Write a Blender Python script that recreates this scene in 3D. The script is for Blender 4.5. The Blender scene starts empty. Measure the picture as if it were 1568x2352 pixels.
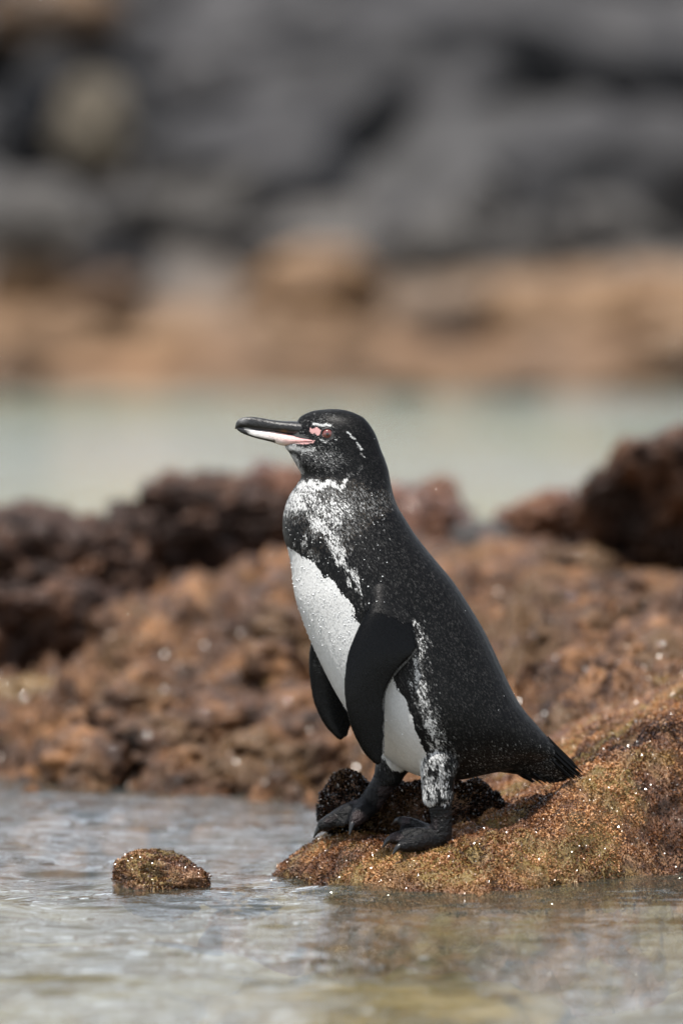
import bpy, math, random
import numpy as np
from mathutils import Vector, kdtree, bvhtree

# ------------------------------------------------------------------ camera, sky, sun, exposure
SC = bpy.context.scene
COL = SC.collection
FPX = 12544.0                       # focal length in pixels of the 1568 x 2352 tracing frame
CAM = np.array([0.0, -6.0, 0.65])
PITCH = math.atan((1176 - 675) / FPX)

cd = bpy.data.cameras.new('camera')
cd.sensor_fit = 'VERTICAL'; cd.sensor_height = 36.0; cd.sensor_width = 24.0
cd.lens = 192.0
cd.clip_start = 0.1; cd.clip_end = 500
cd.dof.use_dof = True; cd.dof.focus_distance = 5.97; cd.dof.aperture_fstop = 2.75
cam = bpy.data.objects.new('camera', cd); COL.objects.link(cam)
cam.location = CAM
cam.rotation_euler = (math.pi / 2 - PITCH, 0, 0)
SC.camera = cam

SUN = np.array([-0.18, -0.31, 1.0]); SUN /= np.linalg.norm(SUN)
W = bpy.data.worlds.new('World'); SC.world = W; W.use_nodes = True
wn = W.node_tree; bg = wn.nodes['Background']
sky = wn.nodes.new('ShaderNodeTexSky'); sky.sky_type = 'NISHITA'; sky.sun_disc = False
sky.sun_elevation = math.asin(SUN[2]); sky.sun_rotation = math.atan2(SUN[0], SUN[1])
sky.air_density = 1.0; sky.dust_density = 0.3; sky.ozone_density = 1.0
hs = wn.nodes.new('ShaderNodeHueSaturation'); hs.inputs['Saturation'].default_value = 0.35
wn.links.new(sky.outputs[0], hs.inputs['Color']); wn.links.new(hs.outputs[0], bg.inputs[0])
bg.inputs[1].default_value = 0.15

sl = bpy.data.lights.new('sun', 'SUN'); sl.energy = 4.4; sl.angle = math.radians(0.5); sl.color = (1.0, 0.955, 0.89)
so = bpy.data.objects.new('sun', sl); COL.objects.link(so)
so.rotation_euler = Vector(SUN).to_track_quat('Z', 'Y').to_euler()
so.location = (0, 0, 6)

SC.view_settings.view_transform = 'Standard'; SC.view_settings.look = 'None'
SC.view_settings.exposure = 0.76; SC.view_settings.gamma = 1.0
SC.render.engine = 'CYCLES'
SC.cycles.use_denoising = True
SC.cycles.max_bounces = 6; SC.cycles.diffuse_bounces = 3; SC.cycles.glossy_bounces = 3
SC.cycles.transparent_max_bounces = 8
SC.cycles.caustics_reflective = False; SC.cycles.caustics_refractive = False
SC.cycles.sample_clamp_indirect = 4.0

# ------------------------------------------------------------------ helpers
RNG = np.random.default_rng(11)
CP, SP = math.cos(PITCH), math.sin(PITCH)

def at(px, py, Y):
    """point on the plane y = Y (world) that lies on the ray through tracing pixel px, py"""
    u = (px - 784) / FPX; v = (1176 - py) / FPX
    d = np.array([u, CP + v * SP, -SP + v * CP])
    t = (Y - CAM[1]) / d[1]
    return CAM + d * t

def topix(P):
    """side-on tracing coordinates of world points (only used to look up the plumage pattern)"""
    P = np.atleast_2d(P)
    q = P - CAM
    zc = q[:, 1] * CP - q[:, 2] * SP
    yc = q[:, 1] * SP + q[:, 2] * CP
    k = 6.0 / (q[:, 1])            # refer everything to the penguin's own mid plane
    return 784 + FPX * q[:, 0] / 6.0, 1176 - FPX * (q[:, 2] * CP + 6.0 * SP) / (6.0 * CP - q[:, 2] * SP)

def hsh(i, j, k, seed):
    n = (i.astype(np.int64) * 374761393 + j.astype(np.int64) * 668265263 + k.astype(np.int64) * 2147483647 + seed * 974634777) & 0xFFFFFFFF
    n = ((n ^ (n >> 13)) * 1274126177) & 0xFFFFFFFF
    n = ((n ^ (n >> 16)) * 2246822519) & 0xFFFFFFFF
    n = n ^ (n >> 15)
    return (n & 0xFFFFFF).astype(np.float64) / 0xFFFFFF

def vnoise(P, seed=0):
    P = np.atleast_2d(np.asarray(P, float))
    f = np.floor(P); t = P - f; i = f.astype(np.int64)
    t = t * t * t * (t * (t * 6 - 15) + 10)
    r = np.zeros(len(P))
    for dx in (0, 1):
        wx = t[:, 0] if dx else 1 - t[:, 0]
        for dy in (0, 1):
            wy = t[:, 1] if dy else 1 - t[:, 1]
            for dz in (0, 1):
                wz = t[:, 2] if dz else 1 - t[:, 2]
                r += wx * wy * wz * hsh(i[:, 0] + dx, i[:, 1] + dy, i[:, 2] + dz, seed)
    return r * 2 - 1

def fbm(P, octs=4, seed=0, gain=0.5, lac=2.03):
    P = np.atleast_2d(np.asarray(P, float)); a = 1.0; s = 0; q = P.copy()
    for o in range(octs):
        s = s + a * vnoise(q, seed + o * 17); q = q * lac + 3.7; a *= gain
    return s

def billow(P, octs=4, seed=0, gain=0.5):
    P = np.atleast_2d(np.asarray(P, float)); a = 1.0; s = 0; q = P.copy()
    for o in range(octs):
        s = s + a * (1 - 2 * np.abs(vnoise(q, seed + o * 17))); q = q * 2.07 + 1.3; a *= gain
    return s

def sstep(a, b, x):
    t = np.clip((x - a) / (b - a), 0, 1)
    return t * t * (3 - 2 * t)

def make_mesh(name, V, F, smooth=True):
    """V: n x 3, F: list of face index arrays (one array per face size)"""
    me = bpy.data.meshes.new(name)
    F = [np.asarray(f, np.int32) for f in (F if isinstance(F, list) else [F])]
    F = [f for f in F if len(f)]
    me.vertices.add(len(V)); me.vertices.foreach_set('co', np.asarray(V, np.float32).ravel())
    idx = np.concatenate([f.ravel() for f in F])
    tot = np.concatenate([np.full(len(f), f.shape[1], np.int32) for f in F])
    st = np.concatenate([[0], np.cumsum(tot)[:-1]]).astype(np.int32)
    me.loops.add(len(idx)); me.loops.foreach_set('vertex_index', idx)
    me.polygons.add(len(tot)); me.polygons.foreach_set('loop_start', st); me.polygons.foreach_set('loop_total', tot)
    me.update(calc_edges=True)
    if smooth:
        me.polygons.foreach_set('use_smooth', np.ones(len(tot), bool))
    me.validate()
    return me

def set_col(me, C, name='Col'):
    a = me.color_attributes.new(name, 'FLOAT_COLOR', 'POINT')
    C = np.asarray(C, np.float32)
    if C.shape[1] == 3:
        C = np.concatenate([C, np.ones((len(C), 1), np.float32)], 1)
    a.data.foreach_set('color', C.ravel())

def link(name, me, mat=None, parent=None):
    o = bpy.data.objects.new(name, me); COL.objects.link(o)
    if mat is not None:
        me.materials.clear(); me.materials.append(mat)
    if parent is not None: o.parent = parent
    return o

def tag(o, label=None, cat=None, group=None, kind=None):
    if label: o['label'] = label
    if cat: o['category'] = cat
    if group: o['group'] = group
    if kind: o['kind'] = kind
    return o

def empty(name, loc):
    o = bpy.data.objects.new(name, None); o.location = loc; o.empty_display_size = 0.02
    COL.objects.link(o); return o

def mesh_arrays(me):
    n = len(me.vertices)
    V = np.empty(n * 3, np.float32); me.vertices.foreach_get('co', V); V = V.reshape(-1, 3).astype(float)
    me.calc_loop_triangles()
    T = np.empty(len(me.loop_triangles) * 3, np.int32); me.loop_triangles.foreach_get('vertices', T); T = T.reshape(-1, 3)
    N = np.empty(n * 3, np.float32); me.vertices.foreach_get('normal', N); N = N.reshape(-1, 3).astype(float)
    return V, T, N

def sample_surface(V, T, N, n, rng, weight=None):
    a, b, c = V[T[:, 0]], V[T[:, 1]], V[T[:, 2]]
    A = 0.5 * np.linalg.norm(np.cross(b - a, c - a), axis=1)
    if weight is not None: A = A * weight[T].mean(1)
    k = rng.choice(len(T), n, p=A / A.sum())
    r1 = np.sqrt(rng.random(n)); r2 = rng.random(n)
    w = np.stack([1 - r1, r1 * (1 - r2), r1 * r2], 1)[:, :, None]
    P = (V[T[k]] * w).sum(1); Nn = (N[T[k]] * w).sum(1)
    Nn /= np.linalg.norm(Nn, axis=1, keepdims=True) + 1e-9
    vi = T[k, np.argmax(w[:, :, 0], 1)]
    return P, Nn, vi

def unit(a): return a / (np.linalg.norm(a, axis=-1, keepdims=True) + 1e-12)

def blades(P, N, T, L, Wd, lift, Croot, Ctip, sink=0.3e-3, belly=1.0):
    """feather / turf blades: 5 vertices and 2 faces each"""
    n = len(P)
    T = unit(T - N * (T * N).sum(1, keepdims=True))
    S = np.cross(N, T)
    L = np.broadcast_to(L, n)[:, None]; Wd = np.broadcast_to(Wd, n)[:, None]; lift = np.broadcast_to(lift, n)[:, None]
    r = P - N * sink
    D = T * np.cos(lift) + N * np.sin(lift)
    m = r + D * L * 0.55 + N * L * 0.05 * belly
    t = r + D * L - N * L * 0.03
    V = np.stack([r - S * Wd * 0.4, r + S * Wd * 0.4, m - S * Wd * 0.5, m + S * Wd * 0.5, t], 1).reshape(-1, 3)
    b = (np.arange(n) * 5)[:, None]
    quads = b + np.array([[0, 1, 3, 2]]); tris = b + np.array([[2, 3, 4]])
    mid = 0.5 * Croot + 0.5 * Ctip
    C = np.stack([Croot, Croot, mid, mid, Ctip], 1).reshape(-1, 3)
    return V, [quads, tris], C

# ------------------------------------------------------------------ materials
def newmat(name):
    m = bpy.data.materials.new(name); m.use_nodes = True
    nt = m.node_tree; nt.nodes.clear()
    out = nt.nodes.new('ShaderNodeOutputMaterial')
    b = nt.nodes.new('ShaderNodeBsdfPrincipled'); nt.links.new(b.outputs[0], out.inputs[0])
    return m, nt, b, out

def noise(nt, scale, detail=4, rough=0.55, vec=None, dims='3D'):
    n = nt.nodes.new('ShaderNodeTexNoise'); n.inputs['Scale'].default_value = scale
    n.inputs['Detail'].default_value = detail; n.inputs['Roughness'].default_value = rough
    if vec is not None: nt.links.new(vec, n.inputs['Vector'])
    return n

def ramp(nt, fac, stops):
    r = nt.nodes.new('ShaderNodeValToRGB'); e = r.color_ramp.elements
    while len(e) > 1: e.remove(e[-1])
    e[0].position, e[0].color = stops[0][0], (*stops[0][1], 1)
    for p, c in stops[1:]:
        k = e.new(p); k.color = (*c, 1)
    nt.links.new(fac, r.inputs[0]); return r

def mixc(nt, fac, a, b, mode='MIX'):
    m = nt.nodes.new('ShaderNodeMix'); m.data_type = 'RGBA'; m.blend_type = mode
    for val, i in ((fac, 0), (a, 6), (b, 7)):
        if isinstance(val, bpy.types.NodeSocket): nt.links.new(val, m.inputs[i])
        else: m.inputs[i].default_value = val if i == 0 else (*val, 1)
    return m.outputs[2]

def bump(nt, h, strength, dist, prev=None):
    b = nt.nodes.new('ShaderNodeBump'); b.inputs['Strength'].default_value = strength
    b.inputs['Distance'].default_value = dist
    nt.links.new(h, b.inputs['Height'])
    if prev is not None: nt.links.new(prev, b.inputs['Normal'])
    return b.outputs[0]

def objcoord(nt):
    g = nt.nodes.new('ShaderNodeNewGeometry'); return g.outputs['Position']

def rock_mat(name, dark, mid, light, scale, wet=0.3, coat=0.4, bumps=((60, 0.004),), patch=None, rnd=0.0):
    m, nt, b, out = newmat(name)
    p = objcoord(nt)
    n1 = noise(nt, scale, 8, 0.62, p)
    c = ramp(nt, n1.outputs[0], [(0.30, dark), (0.48, mid), (0.66, light)]).outputs[0]
    if patch:
        n2 = noise(nt, scale * 0.45, 3, 0.5, p)
        f = ramp(nt, n2.outputs[0], [(0.5, (0, 0, 0)), (0.62, (1, 1, 1))]).outputs[0]
        c = mixc(nt, f, c, patch)
    if rnd:
        oi = nt.nodes.new('ShaderNodeObjectInfo')
        g = ramp(nt, oi.outputs['Random'], [(0, (1 - rnd,) * 3), (1, (1 + rnd,) * 3)]).outputs[0]
        c = mixc(nt, 1.0, c, g, 'MULTIPLY')
    nt.links.new(c, b.inputs['Base Color'])
    prev = None
    for s, d in bumps:
        prev = bump(nt, noise(nt, s, 5, 0.6, p).outputs[0], 1.0, d, prev)
    nt.links.new(prev, b.inputs['Normal'])
    b.inputs['Roughness'].default_value = wet
    b.inputs['Coat Weight'].default_value = coat; b.inputs['Coat Roughness'].default_value = 0.07; b.inputs['Specular IOR Level'].default_value = 0.3
    if coat and prev is not None: nt.links.new(prev, b.inputs['Coat Normal'])
    return m

M = {}
M['near_rock'] = rock_mat('algae_rock', (0.030, 0.014, 0.008), (0.13, 0.056, 0.025), (0.26, 0.14, 0.065), 26, 0.38, 0.5,
                          ((90, 0.004), (420, 0.0016)), (0.17, 0.11, 0.03))
M['rear_rock'] = rock_mat('rear_algae_rock', (0.007, 0.0035, 0.0025), (0.068, 0.029, 0.011), (0.24, 0.112, 0.043), 13, 0.5, 0.25,
                          ((35, 0.012), (120, 0.004)), (0.085, 0.043, 0.015))
M['dark_rock'] = rock_mat('dark_lava', (0.005, 0.003, 0.0025), (0.036, 0.016, 0.009), (0.125, 0.056, 0.026), 9, 0.6, 0.15,
                          ((30, 0.012), (110, 0.004)))
M['red_rock'] = rock_mat('russet_rock', (0.025, 0.010, 0.006), (0.10, 0.038, 0.017), (0.17, 0.075, 0.034), 12, 0.42, 0.4,
                         ((35, 0.012), (110, 0.004)))
M['far_dark'] = rock_mat('far_grey_lava', (0.020, 0.020, 0.021), (0.032, 0.031, 0.033), (0.052, 0.050, 0.050), 1.6, 0.8, 0.0,
                         ((6, 0.05),), None, 0.25)
M['far_grey'] = rock_mat('far_light_lava', (0.035, 0.032, 0.031), (0.056, 0.052, 0.049), (0.085, 0.078, 0.072), 1.6, 0.8, 0.0,
                         ((6, 0.05),), None, 0.3)
M['far_tan'] = rock_mat('far_orange_rock', (0.07, 0.036, 0.019), (0.145, 0.085, 0.044), (0.20, 0.125, 0.070), 1.8, 0.6, 0.0,
                        ((6, 0.05),), None, 0.25)
M['far_wet'] = rock_mat('far_waterline_rock', (0.03, 0.018, 0.010), (0.085, 0.047, 0.022), (0.16, 0.09, 0.04), 2.2, 0.5, 0.2,
                        ((6, 0.05),), None, 0.25)
M['pale'] = rock_mat('pale_tan_rock', (0.055, 0.045, 0.032), (0.085, 0.070, 0.051), (0.115, 0.096, 0.071), 2.0, 0.8, 0.0, ((6, 0.04),))

def attr_mat(name, rough=0.5, spec=0.5, sheen=0.0, coat=0.0, bumps=(), jitter=0.0):
    m, nt, b, out = newmat(name)
    a = nt.nodes.new('ShaderNodeVertexColor'); a.layer_name = 'Col'
    c = a.outputs[0]
    p = objcoord(nt)
    if jitter:
        g = ramp(nt, noise(nt, 900, 2, 0.5, p).outputs[0], [(0.3, (1 - jitter,) * 3), (0.7, (1 + jitter,) * 3)]).outputs[0]
        c = mixc(nt, 1.0, c, g, 'MULTIPLY')
    nt.links.new(c, b.inputs['Base Color'])
    b.inputs['Roughness'].default_value = rough; b.inputs['Specular IOR Level'].default_value = spec
    b.inputs['Coat Weight'].default_value = coat; b.inputs['Coat Roughness'].default_value = 0.2
    b.inputs['Sheen Weight'].default_value = sheen
    prev = None
    for s, d in bumps:
        prev = bump(nt, noise(nt, s, 3, 0.5, p).outputs[0], 1.0, d, prev)
    if prev is not None: nt.links.new(prev, b.inputs['Normal'])
    return m

M['plumage'] = attr_mat('plumage', 0.42, 0.10)
M['under'] = attr_mat('under_plumage', 0.7, 0.2)
M['flipper'] = attr_mat('flipper_skin', 0.30, 0.11, bumps=((900, 0.0003),), jitter=0.25)
M['foot'] = attr_mat('foot_skin', 0.26, 0.18, bumps=((330, 0.0028), (1100, 0.0006)), jitter=0.4)
M['bill'] = attr_mat('bill_horn', 0.36, 0.35, bumps=((260, 0.0010), (700, 0.0003)), jitter=0.12)
M['turf'] = attr_mat('algal_turf', 0.16, 0.9)
def plain(name, col, rough, coat=0.0, trans=0.0):
    m, nt, b, out = newmat(name)
    b.inputs['Base Color'].default_value = (*col, 1); b.inputs['Roughness'].default_value = rough
    b.inputs['Coat Weight'].default_value = coat; b.inputs['Coat Roughness'].default_value = 0.03
    b.inputs['Transmission Weight'].default_value = trans; b.inputs['IOR'].default_value = 1.33 if trans else 1.45
    return m
M['iris'] = plain('eye_iris', (0.13, 0.034, 0.028), 0.12, 1.0)
M['pupil'] = plain('eye_pupil', (0.004, 0.003, 0.003), 0.08, 1.0)
M['lid'] = plain('eye_lid', (0.014, 0.013, 0.014), 0.4)
M['claw'] = plain('claw_horn', (0.006, 0.006, 0.006), 0.35, 0.1)
M['drop'] = plain('water_drop', (0.75, 0.77, 0.78), 0.05, 1.0, 0.0)

# water: clear, weakly tinted sheet with true Fresnel reflection
def water_mat():
    m = bpy.data.materials.new('sea_water'); m.use_nodes = True
    nt = m.node_tree; nt.nodes.clear()
    out = nt.nodes.new('ShaderNodeOutputMaterial')
    p = objcoord(nt)
    def mapped(sx, sy, rot=0.0):
        mp = nt.nodes.new('ShaderNodeMapping'); mp.inputs['Scale'].default_value = (sx, sy, 1)
        mp.inputs['Rotation'].default_value = (0, 0, rot)
        nt.links.new(p, mp.inputs['Vector']); return mp.outputs[0]
    n0 = noise(nt, 1.0, 3, 0.5, mapped(1.6, 2.6, 0.15)); n1 = noise(nt, 1.0, 4, 0.55, mapped(14, 34, 0.12)); n2 = noise(nt, 1.0, 3, 0.5, mapped(60, 130, -0.1))
    sp0 = nt.nodes.new('ShaderNodeSeparateXYZ'); nt.links.new(p, sp0.inputs[0])
    mr0 = nt.nodes.new('ShaderNodeMapRange'); mr0.inputs['From Min'].default_value = 1.5; mr0.inputs['From Max'].default_value = 8.0; mr0.inputs['To Min'].default_value = 0.25; mr0.inputs['To Max'].default_value = 1.0; nt.links.new(sp0.outputs['Y'], mr0.inputs[0])
    ml0 = nt.nodes.new('ShaderNodeMath'); ml0.operation = 'MULTIPLY'; nt.links.new(n0.outputs[0], ml0.inputs[0]); nt.links.new(mr0.outputs[0], ml0.inputs[1])
    b0 = bump(nt, ml0.outputs[0], 1.0, 0.13)
    b1 = bump(nt, n1.outputs[0], 1.0, 0.0042, b0)
    b2 = bump(nt, n2.outputs[0], 1.0, 0.0005, b1)
    fr = nt.nodes.new('ShaderNodeFresnel'); fr.inputs['IOR'].default_value = 1.33; nt.links.new(b2, fr.inputs['Normal'])
    gl = nt.nodes.new('ShaderNodeBsdfGlossy'); gl.inputs['Roughness'].default_value = 0.03
    gl.inputs['Color'].default_value = (1, 1, 1, 1); nt.links.new(b2, gl.inputs['Normal'])
    tr = nt.nodes.new('ShaderNodeBsdfTransparent'); tr.inputs['Color'].default_value = (0.80, 0.83, 0.77, 1)
    df = nt.nodes.new('ShaderNodeBsdfDiffuse')
    ng = noise(nt, 1.0, 2, 0.5, mapped(0.25, 0.16))
    nt.links.new(ramp(nt, ng.outputs[0], [(0.42, (0.42, 0.49, 0.46)), (0.62, (0.40, 0.44, 0.27))]).outputs[0], df.inputs['Color'])
    mb = nt.nodes.new('ShaderNodeMixShader'); mrw = nt.nodes.new('ShaderNodeMapRange'); mrw.inputs['From Min'].default_value = 1.5; mrw.inputs['From Max'].default_value = 8.0; mrw.inputs['To Min'].default_value = 0.05; mrw.inputs['To Max'].default_value = 0.42
    spx = nt.nodes.new('ShaderNodeSeparateXYZ'); nt.links.new(p, spx.inputs[0]); nt.links.new(spx.outputs['Y'], mrw.inputs[0]); nt.links.new(mrw.outputs[0], mb.inputs[0])
    nt.links.new(tr.outputs[0], mb.inputs[1]); nt.links.new(df.outputs[0], mb.inputs[2])
    mx = nt.nodes.new('ShaderNodeMixShader')
    nt.links.new(fr.outputs[0], mx.inputs[0]); nt.links.new(mb.outputs[0], mx.inputs[1]); nt.links.new(gl.outputs[0], mx.inputs[2])
    nt.links.new(mx.outputs[0], out.inputs[0])
    return m
M['water'] = water_mat()

# ------------------------------------------------------------------ setting: sea bed, water, shore ground, far shore
def grid(xs, ys):
    X, Y = np.meshgrid(xs, ys); nx, ny = len(xs), len(ys)
    i = np.arange(nx * ny).reshape(ny, nx)
    Q = np.stack([i[:-1, :-1], i[:-1, 1:], i[1:, 1:], i[1:, :-1]], -1).reshape(-1, 4)
    return X.ravel(), Y.ravel(), Q

def grow(a, step, lim, k=1.13):
    r = [a]
    while abs(r[-1]) < abs(lim) or (lim > 0) != (r[-1] > 0):
        step *= k; r.append(r[-1] + (step if lim > a else -step))
    return r[1:]

bx = np.array(grow(-1.2, 0.03, -32, 1.2)[::-1] + list(np.arange(-1.2, 1.2, 0.03)) + grow(1.2, 0.03, 32, 1.2))
by = np.array([-14, -10, -8] + list(np.arange(-6, 3, 0.04)) + grow(3.0, 0.05, 60, 1.15))
X, Y, Q = grid(bx, by)
Z = -0.09 - 0.10 * sstep(0.2, 1.6, -Y) - 0.3 * sstep(3, 9, Y) + 0.03 * fbm(np.stack([X * 4, Y * 4, X * 0], 1), 4, 5)
M['bed'] = rock_mat('sea_bed', (0.03, 0.018, 0.009), (0.11, 0.075, 0.035), (0.24, 0.19, 0.10), 3.6, 0.6, 0.0, ((30, 0.006),))
tag(link('sea_bed', make_mesh('sea_bed', np.stack([X, Y, Z], 1), Q), M['bed']), kind='structure')

wx = np.array(grow(-0.75, 0.006, -30, 1.16)[::-1] + list(np.arange(-0.75, 0.75, 0.0055)) + grow(0.75, 0.006, 30, 1.16))
wy = np.array([-14, -10, -8, -6, -4.5, -3.6, -3.0, -2.6] + list(np.arange(-2.3, -1.4, 0.02)) + list(np.arange(-1.4, 1.6, 0.0055)) + grow(1.6, 0.008, 50, 1.06))
X, Y, Q = grid(wx, wy)
near = sstep(6, 2, Y) * sstep(-5, -2.5, Y) * sstep(3, 1.2, np.abs(X))
w = 0.0035 * fbm(np.stack([X * 2.2 + 4, Y * 3.4, X * 0 + 1], 1), 2, 31)
w = w + 0.0030 * fbm(np.stack([X * 10 + 0.6 * Y, Y * 17, X * 0 + 2], 1), 2, 41)
w = w + 0.0015 * fbm(np.stack([X * 26, Y * 46, X * 0 + 3], 1), 2, 51)
swell = 0.020 * np.exp(-((Y - 0.75) / 0.30) ** 2) * sstep(0.05, -0.35, X) + 0.014 * np.exp(-((X - 0.35) / 0.2) ** 2 - ((Y + 0.05) / 0.25) ** 2)
swell = swell + 0.013 * np.exp(-((X - 0.01) / 0.07) ** 2 - ((Y + 0.09) / 0.07) ** 2)
Z = w * near + swell - 0.004
tag(link('sea_water', make_mesh('sea_water', np.stack([X, Y, Z], 1), Q), M['water']), kind='structure')

def tps(ctrl):
    P = np.array([c[:2] for c in ctrl]); z = np.array([c[2] for c in ctrl])
    def K(a, b):
        r2 = ((a[:, None] - b[None]) ** 2).sum(-1); return r2 * np.log(r2 + 1e-9) * 0.5
    n = len(P); A = np.zeros((n + 3, n + 3)); A[:n, :n] = K(P, P) + np.eye(n) * 2e-3
    A[:n, n:] = np.c_[np.ones(n), P]; A[n:, :n] = A[:n, n:].T
    s = np.linalg.solve(A, np.r_[z, 0, 0, 0])
    return lambda q: K(q, P) @ s[:n] + np.c_[np.ones(len(q)), q] @ s[n:]

def ctl(px, py, d, dz=0):
    p = at(px, py, d - 6); return (p[0], p[1], p[2] + dz)

# rear shore: brown algae-covered ground behind the penguin
shore_ctrl = [ctl(0, 1570, 7.95), ctl(100, 1550, 8.0), ctl(-250, 1570, 7.9), ctl(1500, 1370, 8.15), ctl(1750, 1370, 8.2), ctl(0, 1770, 7.35), ctl(0, 1640, 7.6), ctl(170, 1800, 7.2), ctl(170, 1640, 7.45), ctl(400, 1810, 7.12), ctl(420, 1650, 7.35), ctl(700, 1815, 7.1),
        ctl(700, 1640, 7.35), ctl(200, 1560, 7.7), ctl(330, 1450, 7.9), ctl(500, 1370, 8.05), ctl(690, 1285, 8.3), ctl(900, 1290, 8.3), ctl(1100, 1270, 8.4),
        ctl(1330, 1320, 8.2), ctl(1568, 1390, 7.8), ctl(1900, 1380, 7.8), ctl(1100, 1500, 7.3), ctl(1350, 1500, 7.2), ctl(1568, 1520, 7.0), ctl(1900, 1500, 6.9),
        ctl(1150, 1700, 6.8), ctl(1400, 1640, 6.65), ctl(900, 1760, 6.95), ctl(800, 1500, 7.6),
        (-0.35, 0.75, -0.14), (0.0, 0.6, -0.12), (-0.9, 1.0, -0.1), (-1.2, 1.9, 0.1), (-0.8, 3.0, 0.05), (0, 3.4, -0.02), (0.9, 3.2, 0.05), (-1.2, 4.3, -0.2), (0, 4.3, -0.2), (1.3, 4.3, -0.2),
        (0.3, 0.55, 0.05), (0.75, 0.35, 0.12), (1.3, 1.2, 0.25)]
shore_h = tps(shore_ctrl)
gx = np.arange(-1.25, 1.4, 0.0085); gy = np.concatenate([np.arange(0.42, 1.9, 0.0085), np.arange(1.9, 4.3, 0.03)])
X, Y, Q = grid(gx, gy)
Z = shore_h(np.stack([X, Y], 1))
P3 = np.stack([X, Y, Z], 1)
k = sstep(0.42, 0.9, Y)
bl = billow(P3 * 9, 4, 71, 0.55)
Z = Z + (0.014 + 0.016 * k) * bl + 0.020 * fbm(P3 * 30, 3, 75) - 0.035 * k * sstep(0.25, 0.7, fbm(P3 * 7 + 3, 3, 77))
X = X + 0.018 * fbm(P3 * 14, 3, 81); Y = Y + 0.026 * fbm(P3 * 14, 3, 83)
Z = Z - 0.018 - 0.06 * sstep(0.1, -0.1, X) * sstep(0.75, 0.45, Y)
shore = tag(link('rocky_shore', make_mesh('rocky_shore', np.stack([X, Y, Z], 1), Q), M['rear_rock']), kind='structure')

# far shore: sloping bank of lava with an orange tidal band
fx = np.arange(-16, 16.1, 0.16); fy = np.arange(27.5, 48, 0.16)
X, Y, Q = grid(fx, fy)
sx = fbm(np.stack([X * 0.5, X * 0, X * 0], 1), 3, 91)
s = Y - 29.6 - 0.5 * sx
Z = np.interp(s, [-2, 0, 1.5, 2.6, 4.0, 6.5, 9.0, 18], [-0.6, 0.0, 0.28, 0.62, 1.30, 2.6, 3.2, 3.6])
P3 = np.stack([X, Y, Z], 1)
Z = Z + 0.16 * billow(P3 * 0.8, 4, 95, 0.55) * sstep(-0.5, 3, s) + 0.05 * fbm(P3 * 3, 3, 97)
fm, nt, b, out = newmat('far_bank')
p = objcoord(nt); sep = nt.nodes.new('ShaderNodeSeparateXYZ'); nt.links.new(p, sep.inputs[0])
nz = noise(nt, 0.9, 5, 0.6, p)
ad = nt.nodes.new('ShaderNodeMath'); ad.operation = 'MULTIPLY_ADD'; ad.inputs[1].default_value = 0.9; nt.links.new(nz.outputs[0], ad.inputs[0]); nt.links.new(sep.outputs['Z'], ad.inputs[2])
mr = nt.nodes.new('ShaderNodeMapRange'); mr.inputs['From Min'].default_value = 0.3; mr.inputs['From Max'].default_value = 2.3; nt.links.new(ad.outputs[0], mr.inputs[0])
c = ramp(nt, mr.outputs[0], [(0.0, (0.06, 0.035, 0.018)), (0.14, (0.10, 0.055, 0.025)), (0.22, (0.145, 0.080, 0.040)), (0.38, (0.15, 0.098, 0.06)), (0.50, (0.082, 0.070, 0.061)), (0.75, (0.042, 0.040, 0.040)), (1.0, (0.030, 0.029, 0.030))]).outputs[0]
c = mixc(nt, 1.0, c, ramp(nt, noise(nt, 1.7, 4, 0.6, p).outputs[0], [(0.35, (0.5, 0.5, 0.5)), (0.65, (1.3, 1.3, 1.3))]).outputs[0], 'MULTIPLY')
nt.links.new(c, b.inputs['Base Color']); b.inputs['Roughness'].default_value = 0.8
tag(link('far_shore', make_mesh('far_shore', np.stack([X, Y, Z], 1), Q), fm), kind='structure')
def far_h(x, y):
    i = min(len(fx) - 1, max(0, int(round((x + 16) / 0.16)))); j = min(len(fy) - 1, max(0, int(round((y - 27.5) / 0.16))))
    return Z[j * len(fx) + i]

# ------------------------------------------------------------------ boulders
def ico(sub):
    import bmesh
    bm = bmesh.new(); bmesh.ops.create_icosphere(bm, subdivisions=sub, radius=1.0)
    V = np.array([v.co[:] for v in bm.verts]); F = np.array([[v.index for v in f.verts] for f in bm.faces]); bm.free()
    return V, F
ICO = {s: ico(s) for s in (4, 5, 6)}

def boulder_mesh(name, radii, seed, sub=5, rough=0.25, knob=0.10, freq=1.5, overhang=0.0):
    V, F = ICO[sub]; V = V.copy()
    o = np.array([seed * 3.1, seed * 1.7, seed * 5.3])
    d = 1 + rough * fbm(V * freq + o, 3, seed) + knob * billow(V * freq * 3.2 + o, 4, seed + 5, 0.55)
    V = np.sign(V) * np.abs(V) ** 0.85
    V = V * d[:, None] * np.array(radii)
    if overhang:
        V[:, 1] -= overhang * V[:, 2]
    return make_mesh(name, V, F)

def boulder(name, loc, radii, seed, mat, label, cat='rock', group=None, **kw):
    o = link(name, boulder_mesh(name, radii, seed, **kw), mat)
    o.location = loc
    return tag(o, label, cat, group)

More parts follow.
